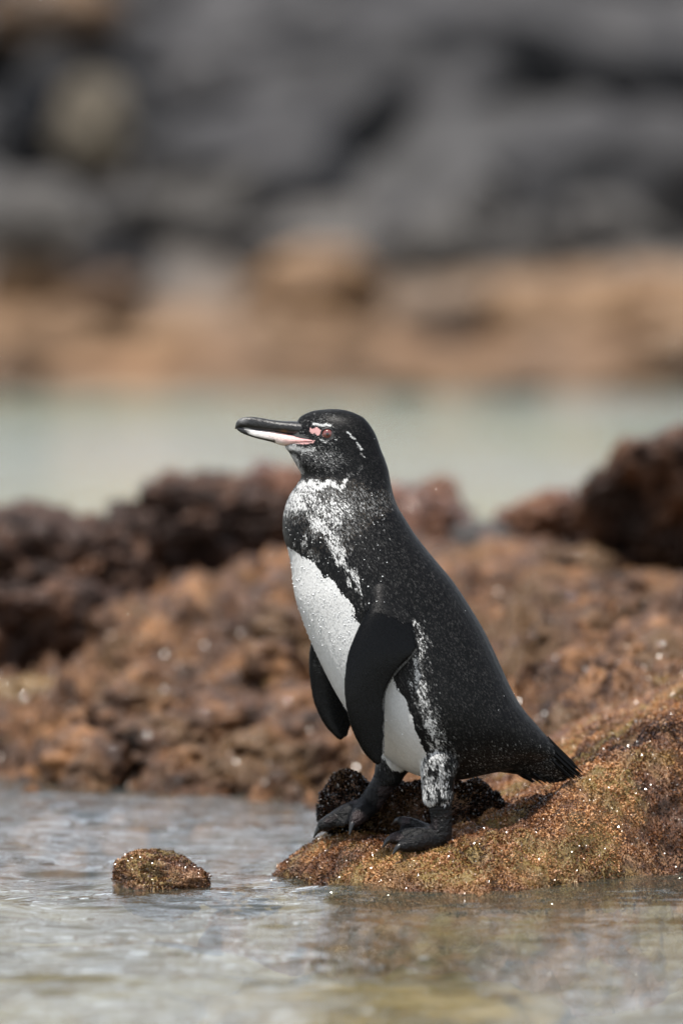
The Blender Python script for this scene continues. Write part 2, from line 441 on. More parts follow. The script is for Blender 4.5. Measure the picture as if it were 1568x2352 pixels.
# rear boulders, each at its own distance
boulder('boulder', at(110, 1385, 2.45), (0.19, 0.20, 0.125), 3, M['dark_rock'],
        'large dark brown craggy boulder with a shaded face, at the channel edge', sub=6, rough=0.3, knob=0.16, overhang=0.5)
boulder('boulder', at(-40, 1500, 2.1), (0.13, 0.14, 0.10), 9, M['dark_rock'],
        'dark knobbly boulder with a black undercut beside a mustard patch of weed', sub=6, rough=0.3, knob=0.16, overhang=0.5)
boulder('boulder', at(190, 1480, 2.15), (0.085, 0.09, 0.075), 13, M['dark_rock'],
        'small dark boulder with pale pits at the foot of the large craggy boulder', sub=5, rough=0.3, knob=0.2, overhang=0.3)
boulder('boulder', at(470, 1235, 2.65), (0.15, 0.17, 0.09), 21, M['dark_rock'],
        'low grey-brown boulder with a black hollow beneath, in front of the pale channel', sub=6, rough=0.25, knob=0.14, overhang=0.6)
boulder('boulder', at(640, 1190, 2.8), (0.08, 0.13, 0.075), 27, M['red_rock'],
        'russet boulder behind the penguin\'s throat and chest', sub=5, rough=0.25, knob=0.15)
boulder('boulder', at(880, 1250, 2.75), (0.12, 0.15, 0.075), 29, M['red_rock'],
        'reddish brown boulder behind the penguin\'s neck and upper back', sub=5, rough=0.25, knob=0.15)
boulder('boulder', at(1010, 1165, 2.9), (0.032, 0.05, 0.045), 33, M['red_rock'],
        'small upright red-brown rock behind the penguin\'s back, against the pale channel', sub=5, rough=0.25, knob=0.12)
boulder('boulder', at(1245, 1220, 2.6), (0.055, 0.08, 0.052), 37, M['red_rock'],
        'rounded orange-brown rock beside the tall black-faced boulder', sub=5, rough=0.25, knob=0.14, overhang=0.4)
boulder('boulder', at(1510, 1205, 2.45), (0.12, 0.17, 0.13), 43, M['dark_rock'],
        'tall boulder with sunlit brown top and a pitch black undercut face', sub=6, rough=0.22, knob=0.12, overhang=1.15)
boulder('boulder', at(1760, 1230, 2.6), (0.16, 0.2, 0.17), 47, M['dark_rock'],
        'very dark boulder joined to the side of the tall black-faced boulder', sub=5, rough=0.22, knob=0.12, overhang=1.1)
boulder('boulder', at(1110, 1255, 2.5), (0.045, 0.05, 0.03), 51, M['far_grey'],
        'small grey stone low between the red-brown rock and the orange-brown rock', sub=5, rough=0.2, knob=0.15)
boulder('boulder', at(35, 1655, 1.75), (0.085, 0.10, 0.05), 53, rock_mat('mustard_weed', (0.03, 0.015, 0.006), (0.085, 0.045, 0.013), (0.15, 0.088, 0.028), 12, 0.4, 0.4, ((40, 0.008),)),
        'mustard yellow weed-covered rock below the dark knobbly boulder', sub=5, rough=0.3, knob=0.2)

# knobbly rocks along the rear waterline and on the brown slope
COB = 'knobbly brown algae-covered rocks on the rear shore'
protos = [boulder_mesh('cobble', (1, 1, 0.8), 60 + i, sub=4, rough=0.3, knob=0.2, freq=1.6) for i in range(6)]
for me in protos: me.materials.append(M['rear_rock'])
rr = random.Random(5)
spots = []
for i in range(26):
    px = rr.uniform(185, 720); d = rr.uniform(7.12, 7.4); spots.append((px, d, rr.uniform(0.022, 0.05)))
for i in range(8):
    px = rr.uniform(250, 700); d = rr.uniform(7.5, 8.2); spots.append((px, d, rr.uniform(0.02, 0.045)))
for i in range(34):
    px = rr.uniform(1080, 1640); d = rr.uniform(6.95, 8.2); spots.append((px, d, rr.uniform(0.02, 0.05)))
for i, (px, d, r) in enumerate(spots):
    x = (px - 784) / FPX * d; y = d - 6
    z = float(shore_h(np.array([[x, y]]))[0])
    o = bpy.data.objects.new('cobble', protos[i % 6]); COL.objects.link(o)
    o.location = (x, y, z + r * 0.15); s_ = rr.uniform(0.8, 1.2)
    o.scale = (r * s_, r / s_, r * rr.uniform(0.65, 0.95)); o.rotation_euler = (rr.uniform(-.3, .3), rr.uniform(-.3, .3), rr.uniform(0, 6.3))
    if px < 760 and d < 7.45: tag(o, 'knobbly brown algae-covered rock along the waterline across from the penguin\'s belly', 'rock', 'rocks along the rear waterline')
    elif px < 760: tag(o, 'brown algae-covered lump on the slope below the low grey-brown boulder', 'rock', 'lumps on the rear slope')
    else: tag(o, 'brown algae-covered rock on the rubble slope behind the penguin\'s back and tail', 'rock', 'rocks on the rubble slope')

# far boulders
fprot = [boulder_mesh('far_boulder', (1, 0.9, 0.75), 80 + i, sub=4, rough=0.3, knob=0.1, freq=1.2) for i in range(5)]
fvar = {}
for key in ('far_dark', 'far_grey', 'far_tan', 'far_wet'):
    fvar[key] = []
    for me in fprot:
        q = me.copy(); q.materials.append(M[key]); fvar[key].append(q)
FL = {'far_dark': ('dark grey lava boulder high on the far bank', 'dark boulders of the far bank'),
      'far_grey': ('paler grey-brown boulder halfway up the far bank', 'paler boulders of the far bank'),
      'far_tan': ('orange-tan rock in the tidal band of the far shore', 'orange rocks of the far tidal band'),
      'far_wet': ('dark wet brown rock at the far waterline', 'wet rocks along the far waterline')}
def far_rock(x, y, r, key, i, sz=1.0):
    o = bpy.data.objects.new('far_boulder', fvar[key][i % 5]); COL.objects.link(o)
    o.location = (x, y, far_h(x, y) + 0.15 * r)
    o.scale = (r * rr.uniform(0.9, 1.5), r * rr.uniform(0.8, 1.1), r * sz * rr.uniform(0.6, 1.0)); o.rotation_euler = (rr.uniform(-.3, .3), rr.uniform(-.3, .3), rr.uniform(-0.5, 0.5))
    tag(o, FL[key][0], 'boulder', FL[key][1])
for i in range(46): far_rock(rr.uniform(-4.5, 4.5), rr.uniform(33.2, 38.0), rr.uniform(0.3, 0.75), 'far_dark', i)
for i in range(22): far_rock(rr.uniform(-4.5, 4.5), rr.uniform(32.2, 33.6), rr.uniform(0.2, 0.45), 'far_grey', i)
for i in range(26): far_rock(rr.uniform(-4.5, 4.5), rr.uniform(30.6, 31.9), rr.uniform(0.18, 0.42), 'far_tan', i, 0.8)
for i in range(16): far_rock(rr.uniform(-4.5, 4.5), rr.uniform(29.3, 29.9), rr.uniform(0.15, 0.35), 'far_wet', i, 0.5)
def far_special(name, px, py, d, radii, seed, mat, label):
    boulder(name, at(px, py, d - 6), radii, seed, mat, label, cat='boulder', sub=4, rough=0.2, knob=0.08)
far_special('boulder', 215, 300, 38.2, (0.24, 0.3, 0.34), 101, M['pale'], 'pale tan upright boulder among the dark lava of the far bank')
far_special('boulder', 1010, 560, 37.3, (0.33, 0.3, 0.22), 103, M['far_grey'], 'pale grey boulder low on the far bank above the orange band')
far_special('boulder', 60, 500, 37.5, (0.42, 0.3, 0.24), 105, M['far_grey'], 'broad pale grey slab low on the far bank below the pale tan boulder')
far_special('boulder', 130, 25, 39.5, (0.5, 0.4, 0.25), 107, M['far_wet'], 'ochre brown rock at the very top of the far bank')

# ------------------------------------------------------------------ near rock
def interp(x, xs, ys): return np.interp(x, xs, ys)
gx = np.arange(-0.22, 0.95, 0.0032); gy = np.arange(-0.30, 0.80, 0.0032)
def near_h(x, y, detail=True):
    xw = x; yf = np.interp(xw, [-0.22, -0.10, -0.05, 0.0, 0.07, 0.165, 0.26, 0.40, 0.60, 0.95], [0.10, 0.10, 0.06, -0.04, -0.12, -0.125, -0.07, 0.07, 0.20, 0.30])
    yb = np.interp(xw, [-0.22, -0.05, 0.0, 0.10, 0.2, 0.35, 0.95], [0.12, 0.13, 0.20, 0.30, 0.5, 0.75, 0.9])
    zc = np.interp(xw, [-0.22, -0.10, -0.06, -0.03, 0.0, 0.05, 0.10, 0.17, 0.215, 0.27, 0.40, 0.60, 0.95], [-0.06, -0.03, 0.012, 0.034, 0.046, 0.044, 0.046, 0.070, 0.088, 0.118, 0.172, 0.225, 0.27])
    wd = np.interp(xw, [-0.2, 0.0, 0.1, 0.3, 0.9], [0.05, 0.07, 0.10, 0.13, 0.16])
    s = (y - yf) / wd
    prof = np.interp(s, [-4, -2.0, -0.6, 0, 0.25, 0.6, 1.0, 2.0], [-3.2, -1.5, -0.30, 0.0, 0.40, 0.82, 0.97, 1.0])
    low = -0.10
    zz = np.where(prof > 0, zc * prof, -low * prof * 1.0)
    zz = np.where(zc < 0, np.minimum(zz, zc), zz)
    bk = sstep(0.0, 0.16, y - yb)
    zz = zz * (1 - bk) + (-0.20) * bk
    return zz - 0.2 * sstep(-0.14, -0.21, x) - 0.25 * sstep(-0.22, -0.29, y)
def smooth2(Zg, n):
    for _ in range(n):
        Zp = np.pad(Zg, 1, mode='edge')
        Zg = (Zp[:-2, 1:-1] + Zp[2:, 1:-1] + Zp[1:-1, :-2] + Zp[1:-1, 2:] + 2 * Zg) / 6
    return Zg
X, Y, Q = grid(gx, gy)
Z = near_h(X, Y).reshape(len(gy), len(gx)); Z = smooth2(Z, 40).ravel()
P3 = np.stack([X, Y, Z], 1)
amp = 0.4 + 0.6 * sstep(0.05, 0.4, X) + 0.3 * sstep(-0.03, -0.12, Y)
pit = sstep(0.30, 0.75, fbm(P3 * 17 + 9, 3, 113)) * sstep(0.10, 0.22, X - 0.5 * Y)
Z = Z - 0.024 * pit + 0.010 * amp * fbm(P3 * 11, 3, 111) + 0.0085 * amp * billow(P3 * 34, 3, 115, 0.55) + 0.0020 * fbm(P3 * 120, 2, 117)
X = X + 0.004 * fbm(P3 * 50, 2, 119); Y = Y + 0.005 * fbm(P3 * 50, 2, 121)
NRV = np.stack([X, Y, Z], 1)
nr_me = make_mesh('shore_rock', NRV, Q)
near_rock = link('shore_rock', nr_me, M['near_rock'])
tag(near_rock, 'wet brown algae-covered rock sloping into the water under the penguin\'s feet', 'rock')
nr_kd_x, nr_kd_y = gx, gy
def near_z(x, y):
    d = (NRV[:, 0] - x) ** 2 + (NRV[:, 1] - y) ** 2
    return NRV[np.argsort(d)[:6], 2].mean()

c0 = at(372, 2022, 0.02)
small = link('small_rock', boulder_mesh('small_rock', (0.047, 0.05, 0.031), 131, sub=5, rough=0.15, knob=0.09, freq=1.6), M['near_rock'])
boulder('submerged_rock', (0.07, -0.78, -0.125), (0.20, 0.55, 0.085), 151, rock_mat('golden_weed', (0.03, 0.018, 0.007), (0.14, 0.09, 0.026), (0.30, 0.20, 0.07), 6, 0.5, 0.0, ((40, 0.008),)),
        'golden brown rock lying under the water in front of the shore rock', sub=5, rough=0.2, knob=0.1)
pz = at(630, 1985, 0.12)
boulder('submerged_rock', (pz[0], pz[1], -0.028), (0.06, 0.07, 0.020), 157, M['near_rock'],
        'purplish brown rock just under the surface between the small tufted rock and the shore rock', sub=5, rough=0.2, knob=0.14)
small.location = (c0[0], c0[1], -0.004); small.rotation_euler = (0, 0.16, 0)
tag(small, 'small brown tufted rock poking out of the water, ringed by ripples', 'rock')

def lump(name, pts, seed, label):
    """one continuous rounded mound along a chain of (x, y, z, r)"""
    V, F = ICO[5]
    allV, allF, off = [], [], 0
    for (x, y, z, r) in pts:
        v = V * r * (1 + 0.12 * fbm(V * 1.7 + seed, 3, seed))[:, None] * np.array([1.1, 1, 1]) + np.array([x, y, z])
        allV.append(v); allF.append(F + off); off += len(V)
    o = link(name, make_mesh(name, np.concatenate(allV), np.concatenate(allF)))
    md = o.modifiers.new('r', 'REMESH'); md.mode = 'VOXEL'; md.voxel_size = 0.003
    sm = o.modifiers.new('s', 'SMOOTH'); sm.iterations = 6
    me = bpy.data.meshes.new_from_object(o.evaluated_get(bpy.context.evaluated_depsgraph_get()))
    old = o.data; o.modifiers.clear(); o.data = me; bpy.data.meshes.remove(old)
    Vv, T, N = mesh_arrays(me)
    Vv = Vv + N * (0.003 * billow(Vv * 60, 3, seed))[:, None]
    me.vertices.foreach_set('co', Vv.astype(np.float32).ravel()); me.update()
    me.polygons.foreach_set('use_smooth', np.ones(len(me.polygons), bool))
    me.materials.clear(); me.materials.append(M['near_rock'])
    return tag(o, label, 'rock')
def lp(px, py, Y, r): p = at(px, py, Y); return (p[0], p[1], p[2], r)
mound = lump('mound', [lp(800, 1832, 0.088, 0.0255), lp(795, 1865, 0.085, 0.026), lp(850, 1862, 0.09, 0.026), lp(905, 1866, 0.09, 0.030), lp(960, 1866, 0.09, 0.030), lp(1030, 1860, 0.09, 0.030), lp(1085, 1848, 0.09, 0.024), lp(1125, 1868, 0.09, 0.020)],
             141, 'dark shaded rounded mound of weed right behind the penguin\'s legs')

# algal turf on the rocks that are in focus
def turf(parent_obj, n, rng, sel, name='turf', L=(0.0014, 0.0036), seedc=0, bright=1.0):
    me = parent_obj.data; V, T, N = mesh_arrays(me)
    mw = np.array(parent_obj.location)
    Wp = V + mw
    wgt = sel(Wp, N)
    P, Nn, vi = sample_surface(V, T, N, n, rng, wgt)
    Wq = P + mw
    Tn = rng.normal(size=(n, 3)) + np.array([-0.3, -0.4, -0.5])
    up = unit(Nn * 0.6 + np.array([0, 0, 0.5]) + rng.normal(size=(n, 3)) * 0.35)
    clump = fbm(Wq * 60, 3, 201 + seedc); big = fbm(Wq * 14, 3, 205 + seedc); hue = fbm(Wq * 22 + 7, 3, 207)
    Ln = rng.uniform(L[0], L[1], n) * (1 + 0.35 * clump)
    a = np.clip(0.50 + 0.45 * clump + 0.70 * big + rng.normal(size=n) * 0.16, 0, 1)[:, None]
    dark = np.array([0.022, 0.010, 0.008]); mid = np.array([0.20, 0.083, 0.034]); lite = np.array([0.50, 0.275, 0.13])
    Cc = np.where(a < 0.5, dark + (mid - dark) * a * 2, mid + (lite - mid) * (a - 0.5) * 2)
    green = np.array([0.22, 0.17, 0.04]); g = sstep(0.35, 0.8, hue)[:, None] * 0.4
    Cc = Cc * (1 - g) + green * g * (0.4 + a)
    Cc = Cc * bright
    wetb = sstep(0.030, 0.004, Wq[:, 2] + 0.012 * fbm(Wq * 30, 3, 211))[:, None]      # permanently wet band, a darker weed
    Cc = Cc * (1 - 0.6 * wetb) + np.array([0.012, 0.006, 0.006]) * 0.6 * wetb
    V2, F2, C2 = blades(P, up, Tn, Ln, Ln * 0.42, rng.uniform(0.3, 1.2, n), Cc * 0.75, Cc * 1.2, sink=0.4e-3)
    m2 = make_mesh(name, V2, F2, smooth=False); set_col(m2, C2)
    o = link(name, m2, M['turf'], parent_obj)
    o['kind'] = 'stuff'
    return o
M['wet_turf'] = attr_mat('wet_fronds', 0.27, 0.9)
rg = np.random.default_rng(3)
tw = turf(shore, 80000, rg, lambda w, n: (w[:, 1] < 1.95) * (w[:, 2] > -0.01) * (np.abs(w[:, 0] - 0.05) < 0.7) + 1e-9, name='wet_weed', L=(0.003, 0.008), seedc=9, bright=0.40)
tw.data.materials.clear(); tw.data.materials.append(M['wet_turf'])
turf(near_rock, 340000, rg, lambda w, n: (w[:, 2] > -0.012) * (n[:, 2] > 0.0) * (w[:, 0] > -0.12) * (w[:, 0] < 0.60) * (0.25 + 0.75 * sstep(0.60, 0.15, w[:, 1])) + 1e-9)
turf(small, 16000, rg, lambda w, n: (w[:, 2] > -0.005) * 1.0 + 1e-9, seedc=3)
turf(mound, 42000, rg, lambda w, n: (w[:, 2] > 0.0) * 1.0 + 1e-9, L=(0.0025, 0.005), seedc=5, bright=0.15)  # weed colour darkened so the mound carries the penguin's shadow

# ------------------------------------------------------------------ the penguin
def catmull(A, per):
    A = np.asarray(A, float); n = len(A)
    Pd = np.concatenate([[2 * A[0] - A[1]], A, [2 * A[-1] - A[-2]]])
    out = []
    for i in range(n - 1):
        p0, p1, p2, p3 = Pd[i], Pd[i + 1], Pd[i + 2], Pd[i + 3]
        for k in range(per):
            t = k / per
            out.append(0.5 * ((2 * p1) + (-p0 + p2) * t + (2 * p0 - 5 * p1 + 4 * p2 - p3) * t * t + (-p0 + 3 * p1 - 3 * p2 + p3) * t ** 3))
    out.append(A[-1]); return np.array(out)

def rings_to_mesh(R):
    """R: m x n x 3 rings, capped with fans"""
    m, n = R.shape[:2]
    V = np.concatenate([R.reshape(-1, 3), [R[0].mean(0)], [R[-1].mean(0)]])
    i = np.arange(m * n).reshape(m, n); j = np.roll(i, -1, 1)
    Qd = np.stack([i[:-1], j[:-1], j[1:], i[1:]], -1).reshape(-1, 4)
    T0 = np.stack([np.full(n, m * n), j[0], i[0]], -1); T1 = np.stack([np.full(n, m * n + 1), i[-1], j[-1]], -1)
    return V, Qd, np.concatenate([T0, T1])

TH = np.linspace(0, 2 * np.pi, 40, endpoint=False)
def loft(secs, per=6, p=2.0, airfoil=False, head=False):
    """secs: (front px, front py, back px, back py, Y, half thickness)"""
    S = catmull(secs, per); R = []
    for fx_, fy_, bx_, by_, Yc, h in S:
        h = max(h, 2e-4)
        A = at(fx_, fy_, Yc); B = at(bx_, by_, Yc)
        c = (A + B) / 2; d = (B - A) / 2
        ct, st = np.cos(TH), np.sin(TH)
        ct = np.sign(ct) * np.abs(ct) ** (2 / p); st = np.sign(st) * np.abs(st) ** (2 / p)
        th = 1.2 * h * (0.62 - 0.38 * ct) if airfoil else h * (1 - (0.30 * float(sstep(1060, 1030, by_)) if head else 0) * np.clip(-ct, 0, 1) ** 1.5)
        R.append(c + d * ct[:, None] + np.array([0, 1, 0]) * (st * th)[:, None])
    return rings_to_mesh(np.array(R))

def tube(pts, per=6, flat=(1, 1)):
    """pts: (x, y, z, r) world; circular section"""
    S = catmull(pts, per); C = S[:, :3]; r = np.maximum(S[:, 3], 2e-4)
    t = unit(np.gradient(C, axis=0)); up = np.array([0, 1.0, 0.01])
    a = unit(np.cross(t, up)); b2 = np.cross(a, t)
    th = np.linspace(0, 2 * np.pi, 20, endpoint=False)
    R = C[:, None] + r[:, None, None] * (a[:, None] * np.cos(th)[None, :, None] * flat[0] + b2[:, None] * np.sin(th)[None, :, None] * flat[1])
    R = np.concatenate([C[0] + (R[:1] - C[0]) * 0.5 - t[0] * r[0] * 0.7, R, C[-1] + (R[-1:] - C[-1]) * 0.5 + t[-1] * r[-1] * 0.7])
    return rings_to_mesh(R)

def pt(px, py, Y, r): p = at(px, py, Y); return (p[0], p[1], p[2], r)

body_secs = [  # front, back, Y, half width
    (752, 940.5, 776, 940.5, 0, 0.004), (722, 944, 797, 944, 0, 0.012), (704, 950, 815, 950, 0, 0.0175), (690, 958, 831, 958, 0, 0.0215), (681, 968, 842, 968, 0, 0.0245),
    (674, 980, 851, 980, 0, 0.027), (668, 995, 860, 995, 0, 0.029), (662, 1009, 866, 1009, 0, 0.030), (655, 1024, 871, 1024, 0, 0.0308), (664, 1038, 876, 1038, 0, 0.0315),
    (677, 1061, 884, 1058, 0, 0.0325), (690, 1084, 891, 1080, 0, 0.034), (691, 1098, 894, 1097, 0, 0.0358), (682, 1113, 897, 1112, 0, 0.0385), (665.5, 1138, 902, 1135, 0, 0.043),
    (655, 1165, 912, 1163, 0, 0.048), (649.5, 1200, 930, 1193, 0, 0.053), (652, 1234, 951, 1226, 0, 0.058), (664, 1272, 975, 1258, 0, 0.0625), (670, 1310, 1003, 1292, 0, 0.066),
    (678, 1370, 1041, 1338, 0, 0.0695), (698, 1432, 1079, 1396, 0, 0.0715), (728, 1505, 1112, 1452, 0, 0.0735), (772, 1592, 1142, 1515, 0, 0.0745), (822, 1668, 1166, 1568, 0, 0.0735),
    (872, 1724, 1186, 1607, 0.002, 0.070), (925, 1765, 1206, 1636, 0.004, 0.063), (982, 1786, 1226, 1659, 0.008, 0.054), (1050, 1790, 1246, 1682, 0.012, 0.043), (1110, 1778, 1262, 1700, 0.016, 0.033), (1160, 1770, 1275, 1713, 0.02, 0.025), (1200, 1768, 1287, 1726, 0.022, 0.016), (1225, 1768, 1297, 1740, 0.024, 0.006)]
COMP = []      # (class, V, F...)
COMP.append(('body',) + loft(body_secs, 5, 2.15, False, True))
tail_secs = [(1120, 1770, 1252, 1690, 0.018, 0.026), (1180, 1777, 1278, 1716, 0.021, 0.020), (1222, 1788, 1297, 1738, 0.024, 0.014), (1262, 1796, 1313, 1756, 0.027, 0.008), (1290, 1794, 1322, 1770, 0.029, 0.004)]
COMP.append(('tail',) + loft(tail_secs, 5, 2.0))
YF = -0.066
flip = [(856, 1285, 905, 1290, YF + 0.024, 0.012), (848, 1330, 925, 1335, YF + 0.010, 0.0125), (845.5, 1384, 932, 1392, YF - 0.004, 0.0105), (835.5, 1412, 945, 1416, YF - 0.010, 0.0095), (819.5, 1448, 951, 1448, YF - 0.015, 0.0085), (803.5, 1486, 957.5, 1486, YF - 0.019, 0.0078),
        (795, 1518, 937, 1513, YF - 0.021, 0.0074), (790.7, 1560, 903, 1552, YF - 0.022, 0.007), (791.7, 1604, 885, 1590, YF - 0.022, 0.0066), (798.7, 1646, 882, 1638, YF - 0.021, 0.006), (813, 1688, 882, 1690, YF - 0.019, 0.0052), (835.5, 1729, 881, 1728, YF - 0.017, 0.004), (856, 1750, 878, 1746, YF - 0.016, 0.003), (866, 1757, 872, 1756, YF - 0.016, 0.0012)]
COMP.append(('flipper',) + loft(flip, 5, 2.0, True))
YB = 0.066
flip2 = [(840, 1300, 900, 1305, YB - 0.024, 0.012), (800, 1360, 900, 1370, YB - 0.006, 0.012), (748, 1420, 870, 1430, YB + 0.008, 0.010), (717, 1464, 845, 1470, YB + 0.015, 0.009), (709, 1512, 830, 1520, YB + 0.019, 0.008), (711, 1560, 822, 1565, YB + 0.02, 0.007), (720.5, 1614, 816, 1612, YB + 0.02, 0.0062), (743, 1662, 810, 1650, YB + 0.019, 0.005), (768, 1691, 804, 1678, YB + 0.018, 0.0038), (781, 1700, 796, 1692, YB + 0.017, 0.0015)]
COMP.append(('flipper',) + loft(flip2, 5, 2.0, True))
# near leg: feathered thigh, scaly shank, heel, toes and webs
YN = -0.040
COMP.append(('thigh',) + tube([pt(1020, 1640, YN + 0.02, 0.030), pt(1016, 1700, YN + 0.008, 0.027), pt(1008, 1750, YN, 0.0215), pt(1005, 1795, YN, 0.0175), pt(1005, 1828, YN, 0.0162), pt(1006, 1838, YN, 0.0145)]))
COMP.append(('foot',) + tube([pt(1007, 1815, YN, 0.0125), pt(1010, 1850, YN, 0.0132), pt(1013, 1885, YN, 0.0120), pt(1012, 1918, YN - 0.002, 0.0118), pt(1004, 1932, YN - 0.004, 0.0095)]))
def toe(a, pts): COMP.append(('foot',) + tube(pts, 5))
heel = pt(1000, 1930, YN - 0.004, 0.0095)
toe_n = [[pt(1004, 1930, YN - 0.002, 0.0105), pt(972, 1934, YN - 0.016, 0.0092), pt(945, 1940, YN - 0.026, 0.0084), pt(922, 1944, YN - 0.032, 0.0068)],
         [pt(1000, 1925, YN - 0.002, 0.0105), pt(962, 1918, YN - 0.002, 0.0090), pt(928, 1921, YN - 0.006, 0.0080), pt(900, 1927, YN - 0.010, 0.0066)],
         [pt(1000, 1920, YN, 0.0100), pt(968, 1904, YN + 0.018, 0.0086), pt(942, 1892, YN + 0.028, 0.0074), pt(920, 1886, YN + 0.033, 0.0060)]]
for t in toe_n: toe('foot', t)
def web(tA, tB, th=0.0036):
    A = catmull(np.array(tA)[:, :3], 4); B = catmull(np.array(tB)[:, :3], 4); n = min(len(A), len(B))
    R = []
    for i in range(1, n - 1):
        f = i / (n - 1); mid = (A[i] + B[i]) / 2 - np.array([0, 0, 0.002 * f]); w_ = th
        m2 = A[i] * 0.98 + B[i] * 0.02
        row = [A[i] + [0, 0, w_], mid + [0, 0, w_], B[i] + [0, 0, w_], B[i] - [0, 0, w_], mid - [0, 0, w_], A[i] - [0, 0, w_]]
        R.append(row)
    COMP.append(('foot',) + rings_to_mesh(np.array(R)))
web(toe_n[0], toe_n[1]); web(toe_n[1], toe_n[2])
# far leg
YL = 0.040
COMP.append(('thigh',) + tube([pt(960, 1660, YL - 0.015, 0.034), pt(925, 1715, YL - 0.005, 0.027), pt(902, 1755, YL, 0.0185), pt(890, 1785, YL, 0.0150)]))
COMP.append(('foot',) + tube([pt(896, 1770, YL, 0.0140), pt(874, 1808, YL, 0.0132), pt(852, 1840, YL - 0.002, 0.0128), pt(836, 1862, YL - 0.004, 0.0105)]))
toe_f = [[pt(842, 1856, YL - 0.004, 0.0115), pt(830, 1866, YL - 0.018, 0.0110), pt(819, 1879, YL - 0.028, 0.0090), pt(812, 1889, YL - 0.034, 0.0070)],
         [pt(842, 1852, YL - 0.004, 0.0115), pt(800, 1866, YL - 0.010, 0.0110), pt(766, 1883, YL - 0.014, 0.0090), pt(740, 1898, YL - 0.016, 0.0076)],
         [pt(842, 1850, YL, 0.0110), pt(802, 1866, YL + 0.012, 0.0095), pt(774, 1880, YL + 0.018, 0.0078), pt(752, 1890, YL + 0.021, 0.0064)]]
for t in toe_f: toe('foot', t)
web(toe_f[0], toe_f[1]); web(toe_f[1], toe_f[2])

Vs, Qs, Ts, cls, off = [], [], [], [], 0
CL = {'body': 0, 'tail': 1, 'flipper': 2, 'thigh': 3, 'foot': 4}
for c_, V_, Q_, T_ in COMP:
    Vs.append(V_); Qs.append(Q_ + off); Ts.append(T_ + off); cls.append(np.full(len(V_), CL[c_])); off += len(V_)
src = np.concatenate(Vs); scl = np.concatenate(cls)
tmp = link('body', make_mesh('body_source', src, [np.concatenate(Qs), np.concatenate(Ts)]))
md = tmp.modifiers.new('r', 'REMESH'); md.mode = 'VOXEL'; md.voxel_size = 0.0017
sm = tmp.modifiers.new('s', 'SMOOTH'); sm.iterations = 5; sm.factor = 0.5
bme = bpy.data.meshes.new_from_object(tmp.evaluated_get(bpy.context.evaluated_depsgraph_get()))
tmp.modifiers.clear(); oldme = tmp.data; tmp.data = bme; bpy.data.meshes.remove(oldme)
body = tmp
bme.polygons.foreach_set('use_smooth', np.ones(len(bme.polygons), bool))
BV, BT, BN = mesh_arrays(bme)
kd = kdtree.KDTree(len(src))
for i, v in enumerate(src): kd.insert(v, i)
kd.balance()
vcl = np.array([scl[kd.find(v)[1]] for v in BV])
_fx, _fy = topix(BV)
shoulder = (vcl == 2) & (_fy + 14 * fbm(BV * 70, 3, 17) + 0.35 * (870 - _fx) * (BV[:, 1] < 0) < 1385)
vcl[shoulder] = 0
bvh = bvhtree.BVHTree.FromPolygons([tuple(v) for v in BV], [tuple(t) for t in BT])

penguin = empty('penguin', (float(at(1000, 1930, 0)[0]), -0.01, 0.03))
tag(penguin, 'black and white penguin standing upright on the wet rock, seen side-on with its bill raised', 'penguin')
def child(o):
    o.parent = penguin; o.matrix_parent_inverse = penguin.matrix_world.inverted(); return o
bpy.context.view_layer.update()
child(body); body.name = 'body'

# --- plumage pattern, looked up side-on: returns whiteness 0..1 and special colour mask
def seg_dist(px, py, poly):
    d = np.full(len(px), 1e9); 
    for (x0, y0), (x1, y1) in zip(poly[:-1], poly[1:]):
        dx, dy = x1 - x0, y1 - y0
        t = np.clip(((px - x0) * dx + (py - y0) * dy) / (dx * dx + dy * dy), 0, 1)
        d = np.minimum(d, np.hypot(px - x0 - t * dx, py - y0 - t * dy))
    return d
BELLY = [(640, 1246), (664, 1250), (690, 1268), (722, 1282), (745, 1312), (792, 1354), (819, 1412), (845, 1460), (880, 1510), (906, 1560), (924, 1592), (938, 1633), (955, 1672), (970, 1704), (973, 1752), (972, 1790), (985, 1850), (600, 1850), (600, 1246)]
def in_poly(px, py, poly):
    ins = np.zeros(len(px), bool); n = len(poly); j = n - 1
    for i in range(n):
        xi, yi = poly[i]; xj, yj = poly[j]
        c = ((yi > py) != (yj > py)) & (px < (xj - xi) * (py - yi) / (yj - yi + 1e-9) + xi)
        ins ^= c; j = i
    return ins
